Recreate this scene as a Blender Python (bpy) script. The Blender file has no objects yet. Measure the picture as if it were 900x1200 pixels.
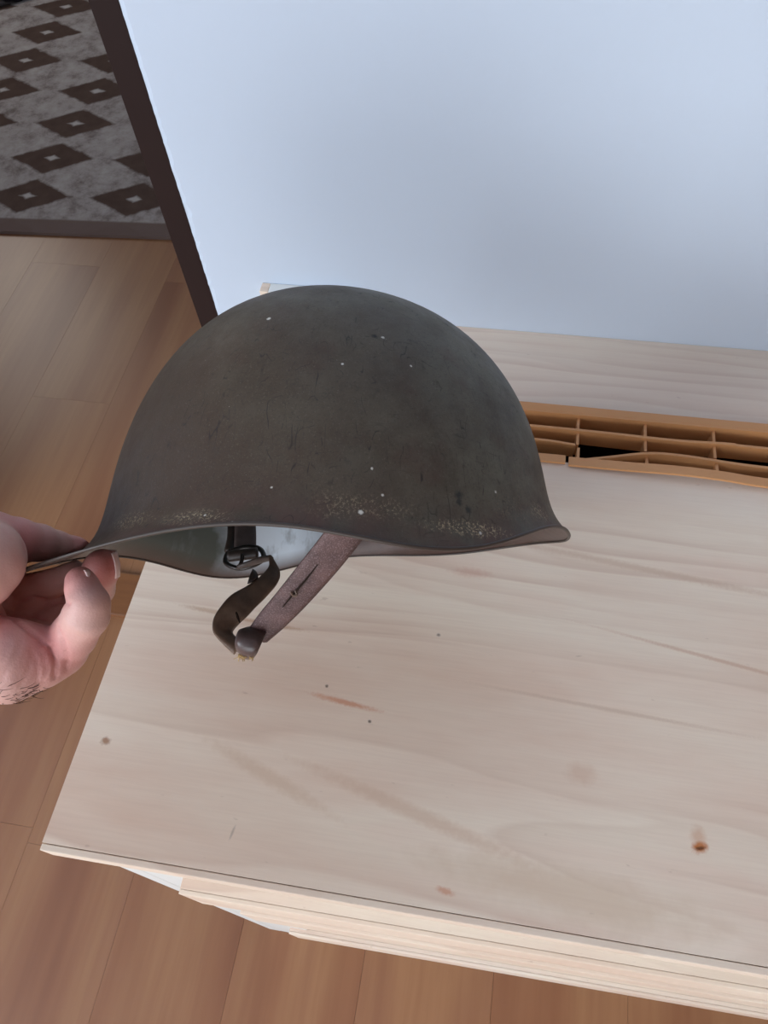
import bpy, bmesh, math, random
import numpy as np
from mathutils import Vector, Matrix

random.seed(7)
S = bpy.context.scene
COL = S.collection
R = math.radians

# ------------------------------------------------------------------ camera
CAM = Vector((0.2577, -0.042, 1.32))
# rows: world x, y, z in terms of (image right, image down, forward)
RW = np.array([[0.98480182, 0.11162011, -0.13306513],
               [0.16493102, -0.84113603, 0.51506110],
               [-0.05443469, -0.52917967, -0.84676191]])
F_PX = 910.0
cd = bpy.data.cameras.new('camera')
cam = bpy.data.objects.new('camera', cd); COL.objects.link(cam)
M = Matrix([[RW[i][0], -RW[i][1], -RW[i][2]] for i in range(3)]).to_4x4()
M.translation = CAM
cam.matrix_world = M
cd.sensor_fit = 'VERTICAL'; cd.sensor_height = 36.0; cd.sensor_width = 27.0
cd.lens = 36.0 * F_PX / 1200.0
cd.clip_start = 0.02
S.camera = cam

# ------------------------------------------------------------------ light
S.view_settings.view_transform = 'Standard'
S.view_settings.look = 'None'
S.view_settings.gamma = 1.0
S.view_settings.exposure = 0.06
W = bpy.data.worlds.new('daylight'); S.world = W
W.use_nodes = True
bg = W.node_tree.nodes['Background']
bg.inputs[0].default_value = (0.78, 0.89, 1.0, 1)
bg.inputs[1].default_value = 0.8

def area(name, loc, target, sx, sy, energy, color):
    l = bpy.data.lights.new(name, 'AREA'); l.shape = 'RECTANGLE'
    l.size = sx; l.size_y = sy; l.energy = energy; l.color = color
    o = bpy.data.objects.new(name, l); COL.objects.link(o)
    o.location = loc
    o.rotation_euler = (Vector(target) - Vector(loc)).to_track_quat('-Z', 'Y').to_euler()
    return o
area('window_daylight', (-2.1, -1.7, 2.0), (0.2, 0.3, 0.9), 2.2, 1.3, 88, (0.88, 0.94, 1.0))
area('added_front_fill', (0.25, -2.36, 1.05), (0.2, 0.4, 0.95), 1.3, 1.7, 26, (0.90, 0.95, 1.0))  # fill added to brighten helmet interior and hand; no door known there
area('added_hall_fill', (-2.5, 2.7, 1.5), (-0.9, 1.9, 0.2), 1.0, 1.2, 16, (1.0, 0.94, 0.85))  # unseen source, added to lift the dim rug and floor beyond

# ------------------------------------------------------------------ helpers
def c2w(p):                       # metres in the camera's axes (right, down, forward) -> world
    q = RW @ np.asarray(p, float)
    return Vector((q[0] + CAM.x, q[1] + CAM.y, q[2] + CAM.z))
def at(u, v, d):                  # a point seen at (u, v), d metres in front of the lens
    return c2w(((u - 450) / F_PX * d, (v - 600) / F_PX * d, d))

def tag(o, label, cat=None, group=None, kind=None):
    if label: o['label'] = label
    if cat: o['category'] = cat
    if group: o['group'] = group
    if kind: o['kind'] = kind
    return o
def empty(name, loc):
    o = bpy.data.objects.new(name, None); COL.objects.link(o); o.location = loc
    o.empty_display_size = 0.05
    return o
def link(name, me, mat, parent=None, smooth=False):
    if smooth:
        for p in me.polygons: p.use_smooth = True
    for m in (mat if isinstance(mat, (list, tuple)) else [mat]): me.materials.append(m)
    o = bpy.data.objects.new(name, me); COL.objects.link(o)
    if parent:
        o.parent = parent
    return o
def mesh(name, verts, faces):
    me = bpy.data.meshes.new(name); me.from_pydata([tuple(v) for v in verts], [], faces); me.update()
    return me
def from_bm(name, bm):
    me = bpy.data.meshes.new(name); bm.to_mesh(me); bm.free(); return me
def box_bm(bm, x0, x1, y0, y1, z0, z1):
    vs = [bm.verts.new(p) for p in ((x0,y0,z0),(x1,y0,z0),(x1,y1,z0),(x0,y1,z0),(x0,y0,z1),(x1,y0,z1),(x1,y1,z1),(x0,y1,z1))]
    for f in ((0,3,2,1),(4,5,6,7),(0,1,5,4),(1,2,6,5),(2,3,7,6),(3,0,4,7)): bm.faces.new([vs[i] for i in f])
def box(name, x0, x1, y0, y1, z0, z1, mat, parent=None, bevel=0.0, off=(0,0,0)):
    bm = bmesh.new()
    box_bm(bm, x0-off[0], x1-off[0], y0-off[1], y1-off[1], z0-off[2], z1-off[2])
    if bevel:
        bmesh.ops.bevel(bm, geom=bm.edges[:], offset=bevel, segments=2, affect='EDGES', profile=0.6)
    return link(name, from_bm(name, bm), mat, parent)
def catmull(pts, n):
    P = [np.asarray(p, float) for p in pts]
    P = [2*P[0]-P[1]] + P + [2*P[-1]-P[-2]]
    out = []
    for i in range(1, len(P)-2):
        for k in range(n):
            t = k/n
            out.append(0.5*((2*P[i]) + (-P[i-1]+P[i+1])*t + (2*P[i-1]-5*P[i]+4*P[i+1]-P[i+2])*t*t + (-P[i-1]+3*P[i]-3*P[i+1]+P[i+2])*t**3))
    out.append(P[-2])
    return out
def ribbon_mesh(name, A, B, thick, n=8, cross=6, crown=0.0):
    """A strap between two edge curves (world points), with real thickness."""
    a = catmull(A, n); b = catmull(B, n); N = len(a)
    rows = []
    for i in range(N):
        t = (a[min(i+1,N-1)]+b[min(i+1,N-1)]) - (a[max(i-1,0)]+b[max(i-1,0)])
        nr = np.cross(t, b[i]-a[i]); nr = nr/(np.linalg.norm(nr)+1e-12)
        top = [a[i]+(b[i]-a[i])*j/cross + nr*(thick/2*(1 if 0 < j < cross else 0.45)+crown*math.sin(math.pi*j/cross)) for j in range(cross+1)]
        bot = [a[i]+(b[i]-a[i])*j/cross - nr*(thick/2*(1 if 0 < j < cross else 0.45)-crown*math.sin(math.pi*j/cross)) for j in range(cross, -1, -1)]
        rows.append(top+bot)
    K = len(rows[0]); V = [p for r in rows for p in r]; Fc = []
    for i in range(N-1):
        for j in range(K):
            Fc.append((i*K+j, i*K+(j+1)%K, (i+1)*K+(j+1)%K, (i+1)*K+j))
    Fc.append(tuple(range(K-1,-1,-1))); Fc.append(tuple((N-1)*K+j for j in range(K)))
    return mesh(name, V, Fc)
def tube_mesh(name, pts, r, seg=8, n=6):
    p = catmull(pts, n); N = len(p); V = []; Fc = []
    rr = r if isinstance(r, (list, tuple)) else [r]*len(pts)
    rs = [x[0] for x in catmull([(q,) for q in rr], n)]
    up = np.array((0.3, 0.5, 0.8))
    for i in range(N):
        t = p[min(i+1,N-1)]-p[max(i-1,0)]; t /= np.linalg.norm(t)+1e-12
        e1 = np.cross(t, up); e1 /= np.linalg.norm(e1); e2 = np.cross(t, e1); up = -np.cross(t, e1)*1.0 if False else up
        for k in range(seg):
            a = 2*math.pi*k/seg; V.append(p[i]+rs[i]*(e1*math.cos(a)+e2*math.sin(a)))
    for i in range(N-1):
        for k in range(seg):
            Fc.append((i*seg+k, i*seg+(k+1)%seg, (i+1)*seg+(k+1)%seg, (i+1)*seg+k))
    Fc.append(tuple(range(seg-1,-1,-1))); Fc.append(tuple((N-1)*seg+k for k in range(seg)))
    return mesh(name, V, Fc)

# ------------------------------------------------------------------ materials
def srgb(r, g, b):
    f = lambda c: (c/255/12.92) if c/255 <= 0.04045 else ((c/255+0.055)/1.055)**2.4
    return (f(r), f(g), f(b), 1.0)
class NT:
    def __init__(s, name, rough=0.6, spec=0.5):
        s.m = bpy.data.materials.new(name); s.m.use_nodes = True
        s.t = s.m.node_tree; s.b = s.t.nodes['Principled BSDF']
        s.b.inputs['Roughness'].default_value = rough
        s.b.inputs['Specular IOR Level'].default_value = spec
        s._co = None
    def n(s, typ, **kw):
        x = s.t.nodes.new(typ)
        for k, v in kw.items(): setattr(x, k, v)
        return x
    def put(s, sock, v):
        if hasattr(v, 'is_output') or isinstance(v, bpy.types.NodeSocket): s.t.links.new(v, sock)
        else: sock.default_value = v
    @property
    def co(s):
        if s._co is None: s._co = s.n('ShaderNodeTexCoord').outputs['Object']
        return s._co
    def mapping(s, scale=(1,1,1), loc=(0,0,0), rot=(0,0,0), vec=None):
        m = s.n('ShaderNodeMapping'); s.put(m.inputs['Vector'], vec or s.co)
        m.inputs['Scale'].default_value = scale; m.inputs['Location'].default_value = loc; m.inputs['Rotation'].default_value = rot
        return m.outputs[0]
    def noise(s, scale, detail=4, rough=0.55, vec=None, dist=0.0, color=False):
        x = s.n('ShaderNodeTexNoise'); s.put(x.inputs['Vector'], vec or s.co)
        x.inputs['Scale'].default_value = scale; x.inputs['Detail'].default_value = detail
        x.inputs['Roughness'].default_value = rough; x.inputs['Distortion'].default_value = dist
        return x.outputs['Color' if color else 'Fac']
    def ramp(s, fac, stops, interp='LINEAR'):
        r = s.n('ShaderNodeValToRGB'); s.put(r.inputs[0], fac); e = r.color_ramp.elements
        r.color_ramp.interpolation = interp
        while len(e) < len(stops): e.new(0.5)
        for i, (p, c) in enumerate(stops):
            e[i].position = p; e[i].color = c if isinstance(c, tuple) else (c, c, c, 1)
        return r.outputs[0]
    def mix(s, fac, a, b, mode='MIX'):
        x = s.n('ShaderNodeMix', data_type='RGBA', blend_type=mode)
        s.put(x.inputs[0], fac); s.put(x.inputs[6], a); s.put(x.inputs[7], b)
        return x.outputs[2]
    def math(s, op, a, b=0.0, c=0.0, clamp=False):
        x = s.n('ShaderNodeMath', operation=op); x.use_clamp = clamp
        s.put(x.inputs[0], a); s.put(x.inputs[1], b)
        if op in ('MULTIPLY_ADD',): s.put(x.inputs[2], c)
        return x.outputs[0]
    def sep(s, vec=None):
        x = s.n('ShaderNodeSeparateXYZ'); s.put(x.inputs[0], vec or s.co); return x.outputs
    def spot(s, c, r, rot=0.0, wob=0.0, soft=0.5, vec=None):
        """mask of an elliptical mark at c with radii r, in the thing's own coordinates"""
        ca, sa = math.cos(rot), math.sin(rot)
        m1 = s.n('ShaderNodeVectorMath', operation='SUBTRACT'); s.put(m1.inputs[0], vec or s.co); m1.inputs[1].default_value = c
        m2 = s.mapping(rot=(0, 0, -rot), vec=m1.outputs[0])
        m3 = s.n('ShaderNodeVectorMath', operation='DIVIDE'); s.put(m3.inputs[0], m2); m3.inputs[1].default_value = r
        l = s.n('ShaderNodeVectorMath', operation='LENGTH'); s.put(l.inputs[0], m3.outputs[0])
        v = l.outputs['Value']
        if wob:
            v = s.math('ADD', v, s.math('MULTIPLY', s.math('SUBTRACT', s.noise(1.2/min(r), 3), 0.5), wob))
        x = s.n('ShaderNodeMapRange'); s.put(x.inputs[0], v)
        x.inputs[1].default_value = 1.0-soft; x.inputs[2].default_value = 1.0+soft*0.4; x.inputs[3].default_value = 1; x.inputs[4].default_value = 0
        return x.outputs[0]
    def bump(s, h, strength=0.2, dist=0.001):
        x = s.n('ShaderNodeBump'); s.put(x.inputs['Height'], h)
        x.inputs['Strength'].default_value = strength; x.inputs['Distance'].default_value = dist
        s.t.links.new(x.outputs[0], s.b.inputs['Normal'])
    def col(s, v): s.put(s.b.inputs['Base Color'], v); return s
    def rough(s, v): s.put(s.b.inputs['Roughness'], v); return s

def plywood(name, marks=(), seed=0.0):
    t = NT(name, 0.55, 0.35)
    y = t.sep()[1]
    fig = t.noise(1.0, 2.5, 0.45, t.mapping((1.3, 8.0, 3), (seed, seed*2, 0)))
    v = t.math('FRACT', t.math('ADD', t.math('MULTIPLY', fig, 6.5), t.math('MULTIPLY', y, 14.0)))
    base = t.ramp(t.noise(3.2, 5, 0.6, t.mapping((0.6, 2.6, 1), (seed, 0, 0))), [(0.28, srgb(222, 190, 168)), (0.42, srgb(231, 208, 188)), (0.55, srgb(237, 220, 200)), (0.72, srgb(234, 206, 187))])
    amt = t.ramp(t.noise(5, 3, 0.5, t.mapping((0.7, 1.6, 1), (2+seed, 9, 0))), [(0.35, 0.12), (0.65, 0.85)])
    edge = t.ramp(v, [(0.0, 0.0), (0.04, 0.34), (0.12, 0.22), (0.5, 0.12), (1.0, 0.0)])
    c = t.mix(t.math('MULTIPLY', edge, amt), base, srgb(182, 142, 118))
    v2 = t.math('FRACT', t.math('ADD', t.math('MULTIPLY', fig, 9.0), t.math('MULTIPLY', y, 62.0)))
    a2 = t.ramp(t.noise(4, 2, 0.5, t.mapping((0.5, 2.4, 1), (7+seed, 3, 0))), [(0.46, 0.0), (0.60, 0.42)])
    c = t.mix(t.math('MULTIPLY', t.ramp(v2, [(0.0, 0.0), (0.10, 0.9), (0.5, 0.2), (1.0, 0.0)]), a2), c, srgb(190, 146, 124))
    fib = t.noise(26, 6, 0.7, t.mapping((0.8, 22, 1)))
    c = t.mix(t.ramp(fib, [(0.35, 0.10), (0.6, 0.0)]), c, srgb(180, 148, 128))
    pale = t.noise(2.0, 3, 0.5, t.mapping((0.6, 2.6, 1), (3, 5, 0)))
    c = t.mix(t.ramp(pale, [(0.5, 0.0), (0.68, 0.4)]), c, srgb(228, 220, 210))
    c = t.mix(t.ramp(t.noise(230, 2, 0.5, t.mapping((0.35, 1, 1))), [(0.72, 0.0), (0.78, 0.25)]), c, srgb(150, 112, 92))
    for (pos, r, rot, colr, amt) in marks:
        c = t.mix(t.math('MULTIPLY', t.spot(pos, r, rot, 1.0, 0.6), amt), c, colr)
    t.col(c); t.bump(fib, 0.05, 0.0004)
    return t.m
def plain(name, c, rough=0.6, spec=0.4, var=0.06, scale=8):
    t = NT(name, rough, spec)
    a = tuple(x*(1-var*2) for x in c[:3]) + (1,)
    t.col(t.mix(t.noise(scale, 4), a, c)); return t.m

def floor_mat():
    t = NT('beech_floor', 0.33, 0.5)
    info = t.n('ShaderNodeObjectInfo')
    rnd = info.outputs['Random']
    off = t.n('ShaderNodeCombineXYZ'); t.put(off.inputs[0], t.math('MULTIPLY', rnd, 13.0)); t.put(off.inputs[1], t.math('MULTIPLY', rnd, 31.0))
    va = t.n('ShaderNodeVectorMath', operation='ADD'); t.put(va.inputs[0], t.co); t.put(va.inputs[1], off.outputs[0])
    st = t.noise(9, 3, 0.5, t.mapping((1.0, 0.10, 1), vec=va.outputs[0]))
    c = t.ramp(st, [(0.30, srgb(126, 80, 54)), (0.45, srgb(142, 96, 66)), (0.58, srgb(154, 110, 76)), (0.75, srgb(137, 92, 66))])
    fine = t.noise(80, 4, 0.6, t.mapping((1.0, 0.05, 1), vec=va.outputs[0]))
    c = t.mix(t.ramp(fine, [(0.4, 0.18), (0.6, 0.0)]), c, srgb(116, 72, 46))
    c = t.mix(t.math('MULTIPLY', rnd, 0.16), c, srgb(126, 80, 58))
    kn = t.n('ShaderNodeTexVoronoi'); t.put(kn.inputs['Vector'], t.mapping((1, 0.6, 1), vec=va.outputs[0])); kn.inputs['Scale'].default_value = 2.3
    c = t.mix(t.ramp(kn.outputs['Distance'], [(0.0, 0.7), (0.03, 0.0)]), c, srgb(96, 58, 38))
    t.col(c); return t.m

def wall_mat():
    t = NT('white_wall_paint', 0.55, 0.35)
    c = t.mix(t.noise(1.7, 4, 0.5), srgb(192, 203, 218), srgb(201, 211, 224))
    c = t.mix(t.ramp(t.noise(22, 3, 0.5, t.mapping((1, 1, 0.45))), [(0.70, 0.0), (0.78, 0.25)]), c, srgb(196, 200, 200))
    t.col(c); t.bump(t.noise(60, 5, 0.6), 0.12, 0.002); return t.m

def rug_mat():
    t = NT('rug_pile', 0.95, 0.05)
    X, Y, _ = t.sep()
    u = t.math('FRACT', t.math('ADD', t.math('DIVIDE', t.math('SUBTRACT', X, t.math('MULTIPLY', Y, 0.060)), 0.312), 0.5+10))
    v = t.math('FRACT', t.math('ADD', t.math('DIVIDE', t.math('SUBTRACT', Y, 0.150), 0.173), 0.5+10))
    au = t.math('ABSOLUTE', t.math('SUBTRACT', u, 0.5)); av = t.math('ABSOLUTE', t.math('SUBTRACT', v, 0.5))
    d = t.math('ADD', t.math('DIVIDE', au, 0.44), t.math('DIVIDE', av, 0.46))
    d = t.math('ADD', d, t.math('MULTIPLY', t.math('SUBTRACT', t.noise(34, 3), 0.5), 0.22))
    base = t.ramp(t.noise(17, 6, 0.72), [(0.32, srgb(118, 106, 102)), (0.5, srgb(160, 150, 146)), (0.7, srgb(178, 170, 166))])
    dia = t.mix(t.noise(26, 4), srgb(74, 58, 52), srgb(98, 80, 72))
    c = t.mix(t.ramp(d, [(0.86, 1.0), (1.02, 0.0)]), base, dia)
    c = t.mix(t.ramp(d, [(0.10, 0.95), (0.22, 0.0)]), c, srgb(186, 178, 174))
    edge = t.n('ShaderNodeMapRange'); t.put(edge.inputs[0], Y); edge.inputs[1].default_value = 0.050; edge.inputs[2].default_value = 0.058
    edge.inputs[3].default_value = 0.97; edge.inputs[4].default_value = 0.0
    c = t.mix(edge.outputs[0], c, srgb(112, 94, 88))
    t.col(c); t.bump(t.noise(400, 2), 0.4, 0.003); return t.m

def leather(name, dark, light, rough=0.5, grain=1.0, red=None):
    t = NT(name, rough, 0.5)
    n1 = t.noise(1500, 3, 0.65); n2 = t.noise(60, 4)
    c = t.mix(t.ramp(n2, [(0.35, 0.0), (0.65, 1.0)]), dark, light)
    c = t.mix(t.ramp(n1, [(0.50, 0.0), (0.68, 0.55*grain)]), c, srgb(150, 126, 128) if red else light)
    t.col(c); t.bump(t.math('ADD', n1, t.math('MULTIPLY', n2, 0.6)), 0.5*grain, 0.0006); return t.m

def helmet_paint(specks, chalk):
    t = NT('olive_drab_paint', 0.5, 0.35)
    hg = t.n('ShaderNodeAttribute', attribute_name='above_rim').outputs['Fac']   # metres above the rim
    X, Y, Z = t.sep()
    def sm(fac, a, b, v=1.0): return t.ramp(fac, [(a, 0.0), (b, v)])
    c = t.mix(t.ramp(t.noise(34, 6, 0.7), [(0.35, 0.0), (0.65, 1.0)]), srgb(72, 66, 55), srgb(101, 98, 84))
    # browner and darker towards the front end
    fr = t.n('ShaderNodeMapRange'); t.put(fr.inputs[0], t.math('ADD', X, t.math('MULTIPLY', t.noise(25, 5), 0.10)))
    fr.inputs[1].default_value = -0.06; fr.inputs[2].default_value = 0.095; fr.inputs[3].default_value = 0.95; fr.inputs[4].default_value = 0.0
    c = t.mix(sm(t.noise(40, 5, 0.65, t.mapping(loc=(4, 1, 2))), 0.54, 0.70, 0.5), c, srgb(76, 50, 44))
    c = t.mix(sm(t.noise(16, 4, 0.6, t.mapping(loc=(7, 1, 5))), 0.52, 0.70, 0.4), c, srgb(94, 97, 88))
    c = t.mix(fr.outputs[0], c, srgb(61, 44, 31))
    # fine grime and pitting all over
    c = t.mix(sm(t.noise(900, 3, 0.7), 0.54, 0.70, 0.45), c, srgb(46, 40, 35))
    c = t.mix(sm(t.noise(1100, 3, 0.7, t.mapping(loc=(2, 2, 2))), 0.58, 0.72, 0.35), c, srgb(112, 106, 94))
    c = t.mix(sm(t.noise(160, 5, 0.7, t.mapping(loc=(2, 5, 2))), 0.60, 0.72, 0.4), c, srgb(52, 46, 42))
    # rust and chalky dirt just over the rim
    h = t.math('MULTIPLY', hg, 20.0)
    rim = t.ramp(h, [(0.0, 0.9), (0.10, 0.6), (0.34, 0.15), (0.6, 0.0)])
    c = t.mix(t.math('MULTIPLY', rim, sm(t.noise(60, 5), 0.36, 0.6, 0.9)), c, srgb(86, 60, 53))
    band = t.ramp(h, [(0.06, 0.0), (0.14, 1.0), (0.27, 1.0), (0.50, 0.0)])
    grit = sm(t.noise(850, 4, 0.75), 0.53, 0.60, 0.9)
    c = t.mix(t.math('MULTIPLY', t.math('MULTIPLY', band, grit), sm(t.noise(26, 3, 0.5, t.mapping(loc=(1, 0, 8))), 0.52, 0.66, 0.26)), c, srgb(165, 148, 120))
    for (pos, r, amt) in chalk:
        c = t.mix(t.math('MULTIPLY', t.math('MULTIPLY', t.spot(pos, r, 0, 0.8, 0.7), grit), amt), c, srgb(186, 168, 136))
    # hair-line scratches, dark and mostly upright
    for sc, ro, lc, am, wd in (((1, 1, 0.16), (0.2, 0.1, 0.3), (0, 0, 0), 0.85, 0.011), ((1, 1, 0.2), (-0.35, 0.3, 1.0), (3, 3, 1), 0.8, 0.010),
                               ((1, 1, 0.14), (0.1, -0.25, 0.6), (8, 3, 6), 0.85, 0.011), ((0.2, 0.5, 1), (0.5, 0.4, 0.2), (5, 1, 3), 0.6, 0.008)):
        s1 = t.math('ABSOLUTE', t.math('SUBTRACT', t.noise(130, 1, 0.4, t.mapping(sc, lc, ro)), 0.5))
        g = t.math('MULTIPLY', sm(t.noise(34, 3, 0.6, t.mapping(loc=lc)), 0.46, 0.58), sm(t.noise(170, 2, 0.5, t.mapping((1, 1, 0.6), lc)), 0.52, 0.58))
        c = t.mix(t.math('MULTIPLY', t.math('MULTIPLY', t.ramp(s1, [(0.0, 1.0), (wd, 0.0)]), g), am), c, srgb(32, 27, 25))
    c = t.mix(sm(t.noise(800, 2, 0.5, t.mapping(loc=(9, 9, 1))), 0.775, 0.80, 0.7), c, srgb(160, 154, 140))
    for (pos, r, cc) in specks:
        c = t.mix(t.math('MULTIPLY', t.spot(pos, (r, r, r), 0, 1.4, 0.6), 0.95), c, cc)
    t.col(c)
    t.rough(t.ramp(t.noise(60, 5, 0.7), [(0.3, 0.46), (0.7, 0.64)]))
    t.bump(t.math('ADD', t.noise(900, 3, 0.6), t.math('MULTIPLY', t.noise(45, 3), 1.5)), 0.14, 0.0006)
    return t.m

def inner_paint():
    t = NT('worn_grey_inner_paint_lit', 0.5, 0.5)
    hg = t.n('ShaderNodeAttribute', attribute_name='above_rim').outputs['Fac']
    X, Y, Z = t.sep()
    bare = t.n('ShaderNodeMapRange'); t.put(bare.inputs[0], t.math('ADD', X, t.math('MULTIPLY', t.noise(40, 5), 0.05)))  # mask of the lit part of the interior, light painted in as colour
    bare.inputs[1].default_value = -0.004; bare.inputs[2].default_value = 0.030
    c = t.mix(bare.outputs[0], srgb(88, 94, 88), srgb(222, 236, 248))  # grey-green paint, near-white where daylight is put into the colour
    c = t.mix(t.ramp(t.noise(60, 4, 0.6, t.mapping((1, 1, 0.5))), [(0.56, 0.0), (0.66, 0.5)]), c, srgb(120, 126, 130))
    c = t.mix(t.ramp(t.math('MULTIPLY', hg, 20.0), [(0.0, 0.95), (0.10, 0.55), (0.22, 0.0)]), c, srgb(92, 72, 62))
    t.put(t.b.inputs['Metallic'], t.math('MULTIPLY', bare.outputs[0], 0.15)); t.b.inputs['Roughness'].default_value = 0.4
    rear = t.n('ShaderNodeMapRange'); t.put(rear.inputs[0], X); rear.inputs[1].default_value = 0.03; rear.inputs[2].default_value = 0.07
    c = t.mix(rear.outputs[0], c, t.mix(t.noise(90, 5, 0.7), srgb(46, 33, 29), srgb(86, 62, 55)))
    t.col(c); t.bump(t.noise(120, 4), 0.2, 0.0008); return t.m

def skin_mat():
    t = NT('skin', 0.5, 0.4)
    c = t.mix(t.noise(45, 5, 0.6), srgb(198, 152, 142), srgb(216, 178, 166))
    red = t.n('ShaderNodeAttribute', attribute_name='redness').outputs['Fac']
    c = t.mix(t.math('MULTIPLY', red, 0.75), c, srgb(205, 118, 116))
    t.col(c)
    t.b.inputs['Subsurface Weight'].default_value = 0.12
    t.b.inputs['Subsurface Radius'].default_value = (0.008, 0.003, 0.002)
    t.b.inputs['Subsurface Scale'].default_value = 0.5
    t.bump(t.math('ADD', t.noise(900, 2), t.math('MULTIPLY', t.noise(160, 4, 0.6), 1.4)), 0.22, 0.0007)
    return t.m

def amber_plastic():
    t = NT('amber_plastic', 0.4, 0.5)
    c = t.mix(t.noise(12, 4), srgb(196, 138, 88), srgb(212, 156, 106))
    t.col(c); return t.m

def knotted_brown(name, dark, light):
    t = NT(name, 0.45, 0.45)
    c = t.mix(t.noise(7, 4, 0.6, t.mapping((1, 9, 9))), dark, light); t.col(c); return t.m

M_WALL = wall_mat(); M_FLOOR = floor_mat(); M_WHITE = plain('white_enamel', srgb(232, 232, 228), 0.45)
M_JAMB = plain('dark_brown_varnish', srgb(40, 26, 24), 0.5, 0.2, 0.1, 30)
M_DARK = plain('dark_gap', srgb(44, 34, 28), 0.9, 0.1)

# ------------------------------------------------------------------ setting
ZT = 0.80          # top of the cabinet
YW = 0.4842        # face of the white wall
fl = box('floor', -2.6, 2.2, -2.4, 4.1, -0.06, -0.012, plain('joint_wood', srgb(112, 76, 52), 0.8, 0.2), None, 0, (0, 0, 0))
tag(fl, 'warm beige wooden plank floor around and beyond the cabinet', 'floor', kind='structure')
pw = 0.19; k = 0
x = 0.3396 - pw*15
while x < 2.2:
    y = -2.4 - random.random()*1.1
    while y < 4.1:
        y1 = y + 1.28
        a, b = max(y, -2.4), min(y1, 4.1)
        if b - a > 0.05 and x > -2.6:
            w2 = min(x+pw, 2.2)
            cx, cy = (x+w2)/2, (a+b)/2
            p = box('plank', x+0.0002, w2-0.0002, a+0.0002, b-0.0002, -0.012, 0.0, M_FLOOR, fl, 0.0, (cx, cy, 0))
            p.location = (cx, cy, 0)
        y = y1
    x += pw
# white wall with the doorway cut out of it
TH = 0.10; XJ = -0.0464; XD = -0.87
bm = bmesh.new()
random.seed(3)
# painted part right of the door: its left edge is a ragged bead of paint over the jamb
zz = np.linspace(0, 2.05, 420)
xl = [-0.0244 + random.gauss(0, 0.0007) + 0.0011*(random.random() < 0.12)*random.choice((-1, 1)) for _ in zz]
fv = [(bm.verts.new((x0, YW, z)), bm.verts.new((x0+0.004, YW-0.0012, z)), bm.verts.new((2.2, YW-0.0012, z))) for x0, z in zip(xl, zz)]
for a, b in zip(fv[:-1], fv[1:]):
    bm.faces.new((a[0], a[1], b[1], b[0])); bm.faces.new((a[1], a[2], b[2], b[1]))
box_bm(bm, -0.0244, 2.2, YW, YW+TH, 0, 2.05)
box_bm(bm, -2.6, 2.2, YW, YW+TH, 2.05, 2.6)
box_bm(bm, -2.6, XD, YW, YW+TH, 0, 2.05)
wb = link('wall_back', from_bm('wall_back', bm), M_WALL)
tag(wb, 'white painted wall rising behind the plywood cabinet, beside the doorway', 'wall', kind='structure')
j = box('trim_1', XJ, -0.0244, YW-0.0005, YW+TH+0.004, 0, 2.05, M_JAMB, None, 0.0008)
tag(j, 'narrow dark brown door jamb along the white wall edge', 'door frame', kind='structure')
j = box('trim_2', XD, XD+0.022, YW-0.0005, YW+TH+0.004, 0, 2.05, M_JAMB, None, 0.0008)
tag(j, 'dark brown door jamb on the far side of the doorway', 'door frame', kind='structure')
j = box('trim_3', XD+0.022, XJ, YW-0.0005, YW+TH+0.004, 2.028, 2.05, M_JAMB, None, 0.0008)
tag(j, 'dark brown head of the door frame over the doorway', 'door frame', kind='structure')
thr = box('trim_4', XD+0.022, XJ, 0.462, 0.552, 0.0, 0.012, knotted_brown('threshold_wood', srgb(104, 62, 34), srgb(142, 92, 54)), None, 0.004)
tag(thr, 'dark brown wooden threshold on the floor of the doorway', 'threshold', kind='structure')
M_SHADE_WALL = plain('brown_shade_wall', srgb(120, 88, 66), 0.5)  # for the unseen right wall, added to shade the corner
for nm, a, lb in (('wall_left', (-2.7, -2.6, -2.4, 4.1, 0, 2.6), 'plain pale wall on the carpet side of the room'),
                  ('wall_far', (-2.6, 2.2, 4.1, 4.2, 0, 2.6), 'plain pale wall beyond the patterned rug'),
                  ('wall_right_shade', (0.83, 0.93, -2.4, YW, 0, 2.6), 'unseen brown wall added right of the cabinet for shade'),
                  ('ceiling', (-2.6, 2.2, -2.4, 4.1, 2.6, 2.7), 'plain white ceiling over the room')):
    tag(box(nm, *a, M_SHADE_WALL if nm == 'wall_right_shade' else M_WALL), lb, nm.split('_')[0], kind='structure')
# short upstand where the cabinet meets the wall
b0 = empty('baseboard_back', (0.03, YW, ZT))
tag(b0, 'short white painted skirting block with bare wood end, against wall behind helmet', 'baseboard', kind='structure')
box('skirting_board', 0.0378, 0.120, YW-0.013, YW-0.0014, ZT, ZT+0.0352, M_WHITE, b0, 0.0012, b0.location)
box('bare_end', 0.0298, 0.0378, YW-0.013, YW-0.0014, ZT, ZT+0.0350, plywood('bare_end_wood'), b0, 0.0008, b0.location)

# ------------------------------------------------------------------ rug
rug = bmesh.new()
nx, ny = 60, 70
gx = np.linspace(-1.25, 0.95, nx); gy = np.linspace(0, 2.35, ny)
grid = [[rug.verts.new((a, b, 0.009+0.0012*math.sin(a*9+b*4)*math.sin(b*7))) for a in gx] for b in gy]
for i in range(ny-1):
    for q in range(nx-1): rug.faces.new((grid[i][q], grid[i][q+1], grid[i+1][q+1], grid[i+1][q]))
rim = grid[0] + [r[-1] for r in grid[1:]] + grid[-1][-2::-1] + [r[0] for r in grid[-2:0:-1]]
low = [rug.verts.new((v.co.x, v.co.y, 0.0)) for v in rim]
for i in range(len(rim)):
    q = (i+1) % len(rim); rug.faces.new((rim[i], low[i], low[q], rim[q]))
rug.faces.new(low[::-1])
bmesh.ops.recalc_face_normals(rug, faces=rug.faces)
ro = link('rug', from_bm('rug', rug), rug_mat())
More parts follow.
